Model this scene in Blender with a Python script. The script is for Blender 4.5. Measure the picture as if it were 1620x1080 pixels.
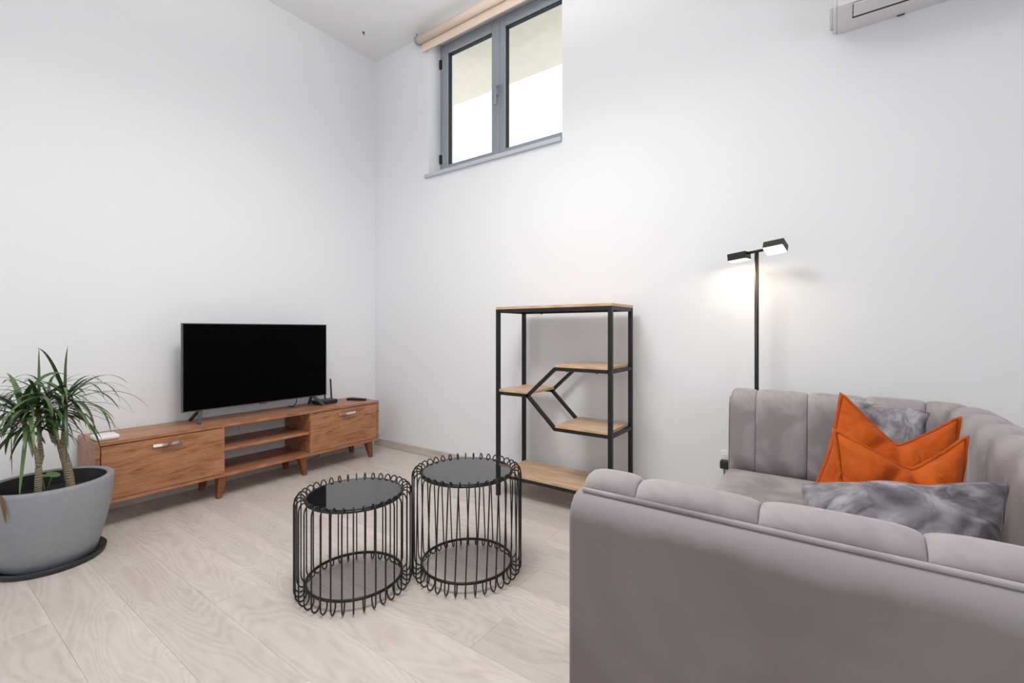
import bpy, bmesh, math, random
from mathutils import Vector, Matrix, noise

for o in list(bpy.data.objects): bpy.data.objects.remove(o)
S = bpy.context.scene
COL = S.collection
PI = math.pi

# ---------------------------------------------------------------- camera
YAW = math.radians(35.43)
FPX, HOR, CAMH = 720.0, 522.3, 1.05
cam = bpy.data.cameras.new('camera')
cam.lens = 16.0; cam.sensor_width = 36.0; cam.sensor_fit = 'HORIZONTAL'
cam.shift_y = -(540 - HOR) / 1620.0
cam.clip_start = 0.02
camo = bpy.data.objects.new('camera', cam); COL.objects.link(camo)
camo.location = (0, 0, CAMH); camo.rotation_euler = (PI/2, 0, YAW)
S.camera = camo

# ---------------------------------------------------------------- world, lights, exposure
W = bpy.data.worlds.new('world'); S.world = W; W.use_nodes = True
bg = W.node_tree.nodes['Background']
bg.inputs[0].default_value = (0.93, 0.97, 1.0, 1); bg.inputs[1].default_value = 1.6
S.view_settings.view_transform = 'Standard'; S.view_settings.look = 'None'
S.view_settings.gamma = 1.0; S.view_settings.use_curve_mapping = False
S.view_settings.exposure = 0.0

def area(name, loc, rot, sx, sy, power, color=(1, 1, 1)):
    l = bpy.data.lights.new(name, 'AREA'); l.shape = 'RECTANGLE'
    l.size = sx; l.size_y = sy; l.energy = power; l.color = color
    o = bpy.data.objects.new(name, l); COL.objects.link(o)
    o.location = loc; o.rotation_euler = rot
    return o
# added area lights at the unseen openings behind the camera and on the right
area('added_light_behind', (-2.2, -2.86, 1.20), (PI/2, 0, 0), 1.3, 2.2, 6, (0.96, 0.98, 1.0))
area('added_light_right', (2.46, -0.6, 1.75), (PI/2, 0, PI/2), 2.4, 1.6, 23, (0.96, 0.98, 1.0))

ADDED_DOWN, ADDED_UP = 33, 35               # wattage of the added, unseen pendant (built below)

# ---------------------------------------------------------------- room measures
X0, Y0, ZC = -3.465, 2.69, 3.52          # left wall, back wall, ceiling
X1, YF = 2.6, -3.0                        # right wall and front wall, behind the camera

# ---------------------------------------------------------------- pixel helpers (only to find positions)
Fv = Vector((-math.sin(YAW), math.cos(YAW), 0)); Rv = Vector((math.cos(YAW), math.sin(YAW), 0)); Uv = Vector((0, 0, 1))
CP = Vector((0, 0, CAMH))
def ray(x, y): return Fv + Rv*((x-810)/FPX) - Uv*((y-HOR)/FPX)
def at_z(x, y, z): d = ray(x, y); return CP + d*((z-CAMH)/d.z)
def at_x(x, y, X): d = ray(x, y); return CP + d*(X/d.x)
def at_y(x, y, Y): d = ray(x, y); return CP + d*(Y/d.y)
def at_w(x, y, w): return CP + ray(x, y)*w

# ---------------------------------------------------------------- materials
def new_mat(name):
    m = bpy.data.materials.new(name); m.use_nodes = True
    nt = m.node_tree; b = nt.nodes['Principled BSDF']
    return m, nt, b
def srgb(r, g, b):
    f = lambda c: ((c/255+0.055)/1.055)**2.4 if c/255 > 0.04045 else c/255/12.92
    return (f(r), f(g), f(b), 1)
def plain(name, col, rough=0.5, metal=0.0, spec=0.5, bump=0.0, bscale=200.0, var=0.0):
    m, nt, b = new_mat(name)
    b.inputs['Base Color'].default_value = col; b.inputs['Roughness'].default_value = rough
    b.inputs['Metallic'].default_value = metal; b.inputs['Specular IOR Level'].default_value = spec
    if bump or var:
        tc = nt.nodes.new('ShaderNodeTexCoord'); n = nt.nodes.new('ShaderNodeTexNoise')
        n.inputs['Scale'].default_value = bscale; n.inputs['Detail'].default_value = 3
        nt.links.new(tc.outputs['Object'], n.inputs['Vector'])
        if bump:
            bp = nt.nodes.new('ShaderNodeBump'); bp.inputs['Strength'].default_value = bump; bp.inputs['Distance'].default_value = 0.002
            nt.links.new(n.outputs[0], bp.inputs['Height']); nt.links.new(bp.outputs[0], b.inputs['Normal'])
        if var:
            mx = nt.nodes.new('ShaderNodeMixRGB'); mx.blend_type = 'MULTIPLY'; mx.inputs[0].default_value = 1
            rp = nt.nodes.new('ShaderNodeValToRGB')
            rp.color_ramp.elements[0].position = 0.3; rp.color_ramp.elements[0].color = (1-var,)*3 + (1,)
            rp.color_ramp.elements[1].position = 0.7; rp.color_ramp.elements[1].color = (1, 1, 1, 1)
            mx.inputs[1].default_value = col
            nt.links.new(n.outputs[0], rp.inputs[0]); nt.links.new(rp.outputs[0], mx.inputs[2]); nt.links.new(mx.outputs[0], b.inputs['Base Color'])
    return m

def wood(name, cols, axis, scale=1.0, stretch=9.0, rough=0.45, rnd=False, wave=0.5, bump=0.05, swirl=3.0, strip=False, soft=1.0, rings=70.0):
    """grain along axis 0/1/2; cols = dark, mid, light"""
    m, nt, b = new_mat(name); N = nt.nodes; L = nt.links
    tc = N.new('ShaderNodeTexCoord'); vec = tc.outputs['Object']
    if rnd:
        oi = N.new('ShaderNodeObjectInfo'); ad = N.new('ShaderNodeVectorMath'); ad.operation = 'ADD'
        cx = N.new('ShaderNodeCombineXYZ'); mu = N.new('ShaderNodeMath'); mu.operation = 'MULTIPLY'; mu.inputs[1].default_value = 57.0
        L.new(oi.outputs['Random'], mu.inputs[0])
        for i in range(3): L.new(mu.outputs[0], cx.inputs[i])
        L.new(vec, ad.inputs[0]); L.new(cx.outputs[0], ad.inputs[1]); vec = ad.outputs[0]
    mp = N.new('ShaderNodeMapping'); s = [stretch*scale]*3; s[axis] = scale; mp.inputs['Scale'].default_value = s
    L.new(vec, mp.inputs['Vector'])
    n1 = N.new('ShaderNodeTexNoise'); n1.inputs['Scale'].default_value = 1.6; n1.inputs['Detail'].default_value = 6; n1.inputs['Distortion'].default_value = swirl*0.3
    L.new(mp.outputs[0], n1.inputs['Vector'])
    # ring lines: a slow noise run through a sine
    n2 = N.new('ShaderNodeTexNoise'); n2.inputs['Scale'].default_value = 0.55; n2.inputs['Detail'].default_value = 1.5; n2.inputs['Distortion'].default_value = 0.6
    L.new(mp.outputs[0], n2.inputs['Vector'])
    m1 = N.new('ShaderNodeMath'); m1.operation = 'MULTIPLY'; m1.inputs[1].default_value = rings; L.new(n2.outputs[0], m1.inputs[0])
    sn = N.new('ShaderNodeMath'); sn.operation = 'SINE'; L.new(m1.outputs[0], sn.inputs[0])
    ml = N.new('ShaderNodeMath'); ml.operation = 'MULTIPLY'; ml.inputs[1].default_value = 0.10*wave; L.new(sn.outputs[0], ml.inputs[0])
    n3 = N.new('ShaderNodeTexNoise'); n3.inputs['Scale'].default_value = 9; n3.inputs['Detail'].default_value = 4
    L.new(mp.outputs[0], n3.inputs['Vector'])
    m3 = N.new('ShaderNodeMath'); m3.operation = 'MULTIPLY_ADD'; m3.inputs[1].default_value = 0.35; L.new(n3.outputs[0], m3.inputs[0]); L.new(ml.outputs[0], m3.inputs[2])
    sf = N.new('ShaderNodeMath'); sf.operation = 'MULTIPLY_ADD'; sf.inputs[1].default_value = soft; sf.inputs[2].default_value = 0.5*(1-soft); L.new(n1.outputs[0], sf.inputs[0])
    a2 = N.new('ShaderNodeMath'); a2.operation = 'ADD'; L.new(sf.outputs[0], a2.inputs[0]); L.new(m3.outputs[0], a2.inputs[1])
    rp = N.new('ShaderNodeValToRGB'); cr = rp.color_ramp
    cr.elements[0].position = 0.42; cr.elements[0].color = cols[0]
    cr.elements[1].position = 0.92; cr.elements[1].color = cols[2]
    e = cr.elements.new(0.64); e.color = cols[1]
    L.new(a2.outputs[0], rp.inputs[0]); out = rp.outputs[0]
    if rnd:
        hs = N.new('ShaderNodeHueSaturation'); mr = N.new('ShaderNodeMapRange')
        mr.inputs[3].default_value = 0.93; mr.inputs[4].default_value = 1.06
        L.new(oi.outputs['Random'], mr.inputs[0]); 
        val = mr.outputs[0]
        if strip:      # each laminate plank is printed with a paler strip along one side
            sx = N.new('ShaderNodeSeparateXYZ'); L.new(tc.outputs['Object'], sx.inputs[0])
            th = N.new('ShaderNodeMapRange'); th.inputs[3].default_value = 0.085; th.inputs[4].default_value = 0.0; L.new(oi.outputs['Random'], th.inputs[0])
            gt = N.new('ShaderNodeMath'); gt.operation = 'GREATER_THAN'; L.new(sx.outputs['Y'], gt.inputs[0]); L.new(th.outputs[0], gt.inputs[1])
            sm = N.new('ShaderNodeMath'); sm.operation = 'MULTIPLY_ADD'; sm.inputs[1].default_value = 0.055; L.new(gt.outputs[0], sm.inputs[0]); L.new(val, sm.inputs[2]); val = sm.outputs[0]
        L.new(val, hs.inputs['Value']); L.new(out, hs.inputs['Color']); out = hs.outputs[0]
    L.new(out, b.inputs['Base Color']); b.inputs['Roughness'].default_value = rough
    bp = N.new('ShaderNodeBump'); bp.inputs['Strength'].default_value = bump; bp.inputs['Distance'].default_value = 0.001
    L.new(a2.outputs[0], bp.inputs['Height']); L.new(bp.outputs[0], b.inputs['Normal'])
    return m

def velvet(name, dark, light, scale=6.0, sheen=0.5, nap=(0.40, 0.62), wrinkle=0.0, band=None):
    m, nt, b = new_mat(name); N = nt.nodes; L = nt.links
    tc = N.new('ShaderNodeTexCoord')
    n = N.new('ShaderNodeTexNoise'); n.inputs['Scale'].default_value = scale; n.inputs['Detail'].default_value = 4; n.inputs['Roughness'].default_value = 0.55; n.inputs['Distortion'].default_value = 0.7
    L.new(tc.outputs['Object'], n.inputs['Vector'])
    rp = N.new('ShaderNodeValToRGB'); rp.color_ramp.elements[0].position = nap[0]; rp.color_ramp.elements[0].color = dark
    rp.color_ramp.elements[1].position = nap[1]; rp.color_ramp.elements[1].color = light
    L.new(n.outputs[0], rp.inputs[0]); L.new(rp.outputs[0], b.inputs['Base Color'])
    b.inputs['Roughness'].default_value = 0.75; b.inputs['Specular IOR Level'].default_value = 0.15
    b.inputs['Sheen Weight'].default_value = sheen; b.inputs['Sheen Roughness'].default_value = 0.35
    n2 = N.new('ShaderNodeTexNoise'); n2.inputs['Scale'].default_value = 900; n2.inputs['Detail'].default_value = 1
    L.new(tc.outputs['Object'], n2.inputs['Vector'])
    bp = N.new('ShaderNodeBump'); bp.inputs['Strength'].default_value = 0.10; bp.inputs['Distance'].default_value = 0.001
    L.new(n2.outputs[0], bp.inputs['Height']); L.new(bp.outputs[0], b.inputs['Normal'])
    if wrinkle:
        n3 = N.new('ShaderNodeTexNoise'); n3.inputs['Scale'].default_value = 11; n3.inputs['Detail'].default_value = 2.5; n3.inputs['Distortion'].default_value = 1.2
        L.new(tc.outputs['Object'], n3.inputs['Vector'])
        b2 = N.new('ShaderNodeBump'); b2.inputs['Strength'].default_value = wrinkle; b2.inputs['Distance'].default_value = 0.03
        L.new(n3.outputs[0], b2.inputs['Height']); L.new(bp.outputs[0], b2.inputs['Normal']); L.new(b2.outputs[0], b.inputs['Normal'])
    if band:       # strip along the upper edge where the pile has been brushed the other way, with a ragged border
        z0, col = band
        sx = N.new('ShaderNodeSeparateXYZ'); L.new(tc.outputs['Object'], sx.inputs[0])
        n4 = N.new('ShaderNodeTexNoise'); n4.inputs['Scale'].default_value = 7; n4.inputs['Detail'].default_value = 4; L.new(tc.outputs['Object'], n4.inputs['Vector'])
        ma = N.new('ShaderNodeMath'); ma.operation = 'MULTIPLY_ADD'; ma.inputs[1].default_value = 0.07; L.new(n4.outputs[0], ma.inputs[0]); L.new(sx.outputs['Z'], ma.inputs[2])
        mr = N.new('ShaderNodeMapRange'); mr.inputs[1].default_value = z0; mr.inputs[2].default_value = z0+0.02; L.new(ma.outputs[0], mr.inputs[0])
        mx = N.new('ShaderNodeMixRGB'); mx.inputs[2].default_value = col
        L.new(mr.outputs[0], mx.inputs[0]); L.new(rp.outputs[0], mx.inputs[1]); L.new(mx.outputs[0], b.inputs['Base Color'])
    return m

M = {}
M['wall'] = plain('white_paint', (0.855, 0.865, 0.89, 1), 0.85, spec=0.2, bump=0.03, bscale=120)
M['ceil'] = plain('ceiling_paint', (0.88, 0.88, 0.885, 1), 0.9, spec=0.2, bump=0.03, bscale=90)
M['slab'] = plain('screed', (0.25, 0.23, 0.21, 1), 0.9)
M['plank'] = wood('pale_oak_laminate', (srgb(193, 181, 173), srgb(207, 197, 190), srgb(218, 210, 204)), 0, scale=1.9, stretch=4.5, rough=0.36, rnd=True, wave=0.8, bump=0.02, strip=True, soft=0.45, rings=170.0)
M['base'] = wood('pale_skirting', (srgb(190, 180, 170), srgb(206, 197, 188), srgb(218, 210, 202)), 0, scale=1.2, stretch=8, rough=0.45)
M['walnut'] = wood('walnut_veneer', (srgb(102, 62, 40), srgb(166, 112, 78), srgb(192, 140, 104)), 1, scale=2.2, stretch=6.5, rough=0.38, wave=0.5, swirl=5.0, soft=0.75)
M['walnut_edge'] = wood('walnut_edge', (srgb(96, 58, 34), srgb(128, 82, 52), srgb(148, 98, 66)), 1, scale=2.0, stretch=8.0, rough=0.45, wave=0.3)
M['oak'] = wood('light_oak_board', (srgb(176, 140, 108), srgb(205, 172, 138), srgb(222, 194, 164)), 0, scale=3.0, stretch=9.0, rough=0.45, wave=0.4)
M['black_metal'] = plain('black_powder_coat', (0.012, 0.012, 0.013, 1), 0.42, spec=0.4)
M['wire'] = plain('black_wire', (0.010, 0.010, 0.010, 1), 0.35, spec=0.45)
M['black_glass'] = plain('black_glass', (0.012, 0.012, 0.014, 1), 0.02, spec=1.0)
M['tv_screen'] = plain('tv_screen', (0.0015, 0.0015, 0.0018, 1), 0.35, spec=0.03)
M['tv_body'] = plain('tv_body', (0.02, 0.02, 0.022, 1), 0.4)
M['tv_edge'] = plain('tv_edge', (0.085, 0.088, 0.095, 1), 0.4, metal=0.4)
M['tv_foot'] = plain('tv_foot', (0.045, 0.048, 0.055, 1), 0.4)
M['black_plastic'] = plain('black_plastic', (0.015, 0.015, 0.016, 1), 0.4)
M['dark_button'] = plain('grey_button', (0.08, 0.08, 0.085, 1), 0.5)
M['white_plastic'] = plain('white_plastic', (0.85, 0.85, 0.84, 1), 0.35)
M['ac_plastic'] = plain('ac_plastic', (0.80, 0.80, 0.83, 1), 0.35)
M['ac_side'] = plain('ac_side_plastic', (0.86, 0.86, 0.88, 1), 0.4)
M['dark_gap'] = plain('dark_rubber', (0.012, 0.012, 0.013, 1), 0.7)
M['alu'] = plain('grey_aluminium', srgb(152, 160, 168), 0.42, spec=0.4)
M['sill'] = plain('grey_sill', srgb(196, 199, 206), 0.4)
M['chrome'] = plain('chrome', (0.86, 0.86, 0.87, 1), 0.12, metal=1.0)
M['concrete'] = plain('grey_concrete', srgb(150, 153, 157), 0.7, spec=0.3, bump=0.12, bscale=40, var=0.10)
M['pot_inside'] = plain('pot_inside', (0.035, 0.036, 0.038, 1), 0.8)
M['soil'] = plain('soil', (0.012, 0.011, 0.010, 1), 0.95, bump=1.0, bscale=90)
M['saucer'] = plain('saucer_plastic', (0.022, 0.023, 0.027, 1), 0.5)
M['blind'] = plain('beige_blind_fabric', srgb(238, 219, 203), 0.85, bump=0.15, bscale=400)
M['eave'] = plain('eave_render', (0.74, 0.67, 0.56, 1), 0.9, bump=0.1, bscale=12, var=0.08)
M['orange'] = velvet('orange_cotton', srgb(182, 80, 22), srgb(198, 94, 30), 5.0, 0.05, wrinkle=0.55)
M['orange_edge'] = plain('orange_edge', srgb(150, 62, 14), 0.8, spec=0.1)
M['velvet'] = velvet('grey_velvet', srgb(144, 137, 139), srgb(176, 169, 171), 5.0, 0.35)
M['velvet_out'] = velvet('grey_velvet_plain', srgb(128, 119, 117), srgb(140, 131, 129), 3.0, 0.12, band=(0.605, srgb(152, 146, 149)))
M['velvet_pillow'] = velvet('grey_velvet_shiny', srgb(100, 95, 100), srgb(172, 168, 174), 9.0, 0.5, (0.38, 0.64), wrinkle=0.95)
def ring_trunk():
    m, nt, b = new_mat('ringed_stem'); N = nt.nodes; L = nt.links
    tc = N.new('ShaderNodeTexCoord'); w = N.new('ShaderNodeTexWave'); w.bands_direction = 'Z'; w.inputs['Scale'].default_value = 32; w.inputs['Distortion'].default_value = 9.0; w.inputs['Detail'].default_value = 2
    L.new(tc.outputs['Object'], w.inputs['Vector'])
    rp = N.new('ShaderNodeValToRGB'); rp.color_ramp.elements[0].color = srgb(108, 94, 76); rp.color_ramp.elements[1].color = srgb(162, 146, 122)
    L.new(w.outputs[0], rp.inputs[0]); L.new(rp.outputs[0], b.inputs['Base Color']); b.inputs['Roughness'].default_value = 0.85
    bp = N.new('ShaderNodeBump'); bp.inputs['Strength'].default_value = 0.6; bp.inputs['Distance'].default_value = 0.003
    L.new(w.outputs[0], bp.inputs['Height']); L.new(bp.outputs[0], b.inputs['Normal']); return m
M['trunk'] = ring_trunk()
M['leaf_dry'] = plain('dry_leaf', srgb(120, 88, 48), 0.8)
M['leaf_round'] = plain('round_leaf', srgb(104, 138, 66), 0.5)
# long dracaena leaf
def leaf_mat():
    m, nt, b = new_mat('dracaena_leaf'); N = nt.nodes; L = nt.links
    oi = N.new('ShaderNodeObjectInfo'); rp = N.new('ShaderNodeValToRGB')
    rp.color_ramp.elements[0].color = srgb(44, 62, 34); rp.color_ramp.elements[1].color = srgb(98, 124, 70)
    e = rp.color_ramp.elements.new(0.55); e.color = srgb(64, 88, 46)
    L.new(oi.outputs['Random'], rp.inputs[0]); L.new(rp.outputs[0], b.inputs['Base Color'])
    b.inputs['Roughness'].default_value = 0.42
    return m
M['leaf'] = leaf_mat()
def emit_mat(name, col, s):
    m, nt, b = new_mat(name); b.inputs['Emission Color'].default_value = col; b.inputs['Emission Strength'].default_value = s
    b.inputs['Base Color'].default_value = (0.9, 0.88, 0.82, 1); return m
M['diffuser'] = emit_mat('lamp_diffuser', (1.0, 0.86, 0.62, 1), 9.0)
M['added_pendant_diffuser'] = emit_mat('added_pendant_diffuser', (1.0, 0.97, 0.93, 1), 0.6)  # faint glow for the added pendant
def glass_mat():
    m = bpy.data.materials.new('window_glass'); m.use_nodes = True; nt = m.node_tree; nt.nodes.clear()
    o = nt.nodes.new('ShaderNodeOutputMaterial'); mx = nt.nodes.new('ShaderNodeMixShader'); f = nt.nodes.new('ShaderNodeValue'); f.outputs[0].default_value = 0.04
    t = nt.nodes.new('ShaderNodeBsdfTransparent'); g = nt.nodes.new('ShaderNodeBsdfGlossy'); g.inputs['Roughness'].default_value = 0.0
    t.inputs[0].default_value = (0.97, 0.98, 0.98, 1)
    nt.links.new(f.outputs[0], mx.inputs[0]); nt.links.new(t.outputs[0], mx.inputs[1]); nt.links.new(g.outputs[0], mx.inputs[2]); nt.links.new(mx.outputs[0], o.inputs[0])
    return m
M['glass'] = glass_mat()

# ---------------------------------------------------------------- object helpers (all meshes are written in world coordinates)
WO = {}
def wloc(o): return WO.get(o, Vector((0, 0, 0)))
def thing(name, loc, label, cat, group=None):
    o = bpy.data.objects.new(name, None); o.empty_display_size = 0.05; COL.objects.link(o)
    o.location = loc; WO[o] = Vector(loc); o['label'] = label; o['category'] = cat
    if group: o['group'] = group
    return o
def tag(o, label, cat, group=None):
    o['label'] = label; o['category'] = cat
    if group: o['group'] = group
    return o
def obj(name, bm, mat, parent=None, smooth=False, origin=None):
    if origin is None:
        xs = [v.co for v in bm.verts]
        lo = Vector([min(c[i] for c in xs) for i in range(3)]); hi = Vector([max(c[i] for c in xs) for i in range(3)])
        origin = Vector(((lo.x+hi.x)/2, (lo.y+hi.y)/2, lo.z))
    bmesh.ops.translate(bm, verts=bm.verts, vec=-origin)
    bmesh.ops.recalc_face_normals(bm, faces=bm.faces)
    me = bpy.data.meshes.new(name); bm.to_mesh(me); bm.free()
    if smooth:
        for p in me.polygons: p.use_smooth = True
    me.materials.append(M[mat])
    o = bpy.data.objects.new(name, me); COL.objects.link(o)
    WO[o] = origin.copy()
    if parent: o.parent = parent; o.location = origin - wloc(parent)
    else: o.location = origin
    return o
def struct(name, bm, mat, parent=None, smooth=False):
    o = obj(name, bm, mat, parent, smooth)
    if not parent: o['kind'] = 'structure'
    return o
def box(x0, x1, y0, y1, z0, z1, bevel=0.0, seg=2, bm=None):
    b = bmesh.new()
    r = bmesh.ops.create_cube(b, size=1.0)
    for v in r['verts']:
        v.co = Vector((x0+(v.co.x+0.5)*(x1-x0), y0+(v.co.y+0.5)*(y1-y0), z0+(v.co.z+0.5)*(z1-z0)))
    if bevel: bmesh.ops.bevel(b, geom=b.edges[:], offset=bevel, segments=seg, profile=0.5, affect='EDGES')
    if bm is None: return b
    me = bpy.data.meshes.new('t'); b.to_mesh(me); b.free(); bm.from_mesh(me); bpy.data.meshes.remove(me); return bm
def obox(c, ax, ay, az, hx, hy, hz, bevel=0.0, seg=2):
    """box centred at c with half sizes along three unit axes"""
    b = bmesh.new(); r = bmesh.ops.create_cube(b, size=2.0)
    for v in r['verts']: v.co = Vector((v.co.x*hx, v.co.y*hy, v.co.z*hz))
    if bevel: bmesh.ops.bevel(b, geom=b.edges[:], offset=bevel, segments=seg, profile=0.5, affect='EDGES')
    for v in b.verts: v.co = Vector(c) + Vector(ax)*v.co.x + Vector(ay)*v.co.y + Vector(az)*v.co.z
    return b
def tube(pts, rad, n=8, closed=False, bm=None, cap=True):
    bm = bm or bmesh.new(); pts = [Vector(p) for p in pts]; K = len(pts); rings = []
    rads = rad if isinstance(rad, (list, tuple)) else [rad]*K
    prev = None
    for i, p in enumerate(pts):
        if closed: t = pts[(i+1) % K] - pts[i-1]
        else: t = pts[min(i+1, K-1)] - pts[max(i-1, 0)]
        t.normalize()
        a = prev - t*prev.dot(t) if prev is not None else t.orthogonal()
        if a.length < 1e-6: a = t.orthogonal()
        a.normalize(); prev = a; b = t.cross(a)
        rings.append([bm.verts.new(p + (a*math.cos(2*PI*j/n) + b*math.sin(2*PI*j/n))*rads[i]) for j in range(n)])
    for i in range(K if closed else K-1):
        A, B = rings[i], rings[(i+1) % K]
        for j in range(n): bm.faces.new((A[j], A[(j+1) % n], B[(j+1) % n], B[j]))
    if cap and not closed: bm.faces.new(rings[0][::-1]); bm.faces.new(rings[-1])
    return bm
def lathe(prof, c, n=64, cap=True):
    bm = bmesh.new(); rings = []
    for r, z in prof: rings.append([bm.verts.new((c[0]+r*math.cos(2*PI*j/n), c[1]+r*math.sin(2*PI*j/n), c[2]+z)) for j in range(n)])
    for i in range(len(rings)-1):
        for j in range(n): bm.faces.new((rings[i][j], rings[i][(j+1) % n], rings[i+1][(j+1) % n], rings[i+1][j]))
    if cap: bm.faces.new(rings[0][::-1]); bm.faces.new(rings[-1])
    return bm
def prism(poly, z0, z1):
    bm = bmesh.new(); a = [bm.verts.new((x, y, z0)) for x, y in poly]; b = [bm.verts.new((x, y, z1)) for x, y in poly]
    n = len(poly); bm.faces.new(a[::-1]); bm.faces.new(b)
    for i in range(n): bm.faces.new((a[i], a[(i+1) % n], b[(i+1) % n], b[i]))
    return bm

# ================================================================ THE ROOM
T = 0.30
fl = struct('floor', box(X0, X1, YF, Y0, -0.10, -0.012), 'slab')
# laminate planks: grain and length along X
random.seed(4)
PW, PL = 0.193, 1.285
meshes = {}
y = Y0; row = 0
while y > YF + 0.001:
    yb = max(y - PW, YF); off = (row*0.43 + random.uniform(-0.1, 0.1)) % 1.0
    x = X0 - off*PL
    while x < X1:
        a, b_ = max(x, X0), min(x + PL, X1); x += PL
        if b_ - a < 0.02: continue
        key = (round(b_-a, 4), round(y-yb, 4))
        if key in meshes:
            o = bpy.data.objects.new('plank', meshes[key]); COL.objects.link(o); o.parent = fl
            o.location = Vector(((a+b_)/2, (y+yb)/2, -0.012)) - WO[fl]
        else:
            o = obj('plank', box(a+0.0002, b_-0.0002, yb+0.0002, y-0.0002, -0.012, 0, 0.0007, 1), 'plank', fl); meshes[key] = o.data
    y = yb; row += 1

struct('ceiling', box(X0-T, X1+T, YF-T, Y0+T, ZC, ZC+0.2), 'ceil')
struct('wall_left', box(X0-T, X0, YF-T, Y0+T, -0.1, ZC), 'wall')
# back wall with the window opening
WX0, WX1, WZ0, WZ1 = -2.765, -1.50, 2.35, 3.485
b = bmesh.new()
box(X0, WX0, Y0, Y0+T, -0.1, ZC, bm=b); box(WX1, X1, Y0, Y0+0.105, -0.1, ZC, bm=b); box(WX1+0.085, X1, Y0+0.105, Y0+T, -0.1, ZC, bm=b)

for za, zb in ((-0.1, WZ0-0.03), (WZ1, ZC)):
    box(WX0, WX1, Y0, Y0+0.105, za, zb, bm=b); box(WX0, WX1+0.085, Y0+0.105, Y0+T, za, zb, bm=b)
struct('wall_back', b, 'wall')
# front wall behind the camera, with a glazed opening added for light
GX0, GX1, GZ = -2.95, -1.45, 2.42
b = bmesh.new()
box(X0, GX0, YF-T, YF, -0.1, ZC, bm=b); box(GX1, X1, YF-T, YF, -0.1, ZC, bm=b); box(GX0, GX1, YF-T, YF, GZ, ZC, bm=b)
struct('wall_front', b, 'wall')
# unseen right wall with a side opening added for light
b = bmesh.new()
box(X1, X1+T, YF, -1.85, -0.1, ZC, bm=b); box(X1, X1+T, 0.65, Y0, -0.1, ZC, bm=b)
box(X1, X1+T, -1.85, 0.65, -0.1, 0.9, bm=b); box(X1, X1+T, -1.85, 0.65, 2.6, ZC, bm=b)
struct('wall_right', b, 'wall')
# unseen glazed doors, added to let light in behind the camera
gd = bpy.data.objects.new('added_glazed_doors', None); COL.objects.link(gd); gd.location = ((GX0+GX1)/2, YF-0.2, 0); WO[gd] = Vector(gd.location); gd['kind'] = 'structure'
b = bmesh.new(); n = 2
for i in range(n+1):
    xx = GX0 + (GX1-GX0)*i/n
    box(max(xx-0.04, GX0), min(xx+0.04, GX1), YF-0.23, YF-0.17, 0, GZ, bm=b)
box(GX0, GX1, YF-0.23, YF-0.17, 0, 0.06, bm=b); box(GX0, GX1, YF-0.23, YF-0.17, GZ-0.06, GZ, bm=b)
obj('added_door_frame', b, 'alu', gd)
for i in range(n):
    xa = GX0 + (GX1-GX0)*i/n + 0.04; xb = GX0 + (GX1-GX0)*(i+1)/n - 0.04
    obj('pane', box(xa, xb, YF-0.205, YF-0.195, 0.06, GZ-0.06), 'glass', gd)
w2 = bpy.data.objects.new('added_side_window', None); COL.objects.link(w2); w2.location = (X1+0.2, -0.6, 0.9); WO[w2] = Vector(w2.location); w2['kind'] = 'structure'  # unseen side window, added for light from the right
b = bmesh.new()
for yy in (-1.85, -0.63, 0.59): box(X1+0.17, X1+0.23, yy, yy+0.06, 0.9, 2.6, bm=b)
box(X1+0.17, X1+0.23, -1.85, 0.65, 0.9, 0.96, bm=b); box(X1+0.17, X1+0.23, -1.85, 0.65, 2.54, 2.6, bm=b)
obj('window_frame', b, 'alu', w2)
for ya, yb in ((-1.79, -0.63), (-0.57, 0.59)): obj('pane', box(X1+0.195, X1+0.205, ya, yb, 0.96, 2.54), 'glass', w2)

# skirting boards
def skirting(name, x0, x1, y0, y1):
    struct(name, box(x0, x1, y0, y1, 0.0005, 0.066, 0.003, 2), 'base')
skirting('baseboard_left', X0, X0+0.013, YF, Y0-0.013)
skirting('baseboard_back', X0, X1, Y0-0.013, Y0)

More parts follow.
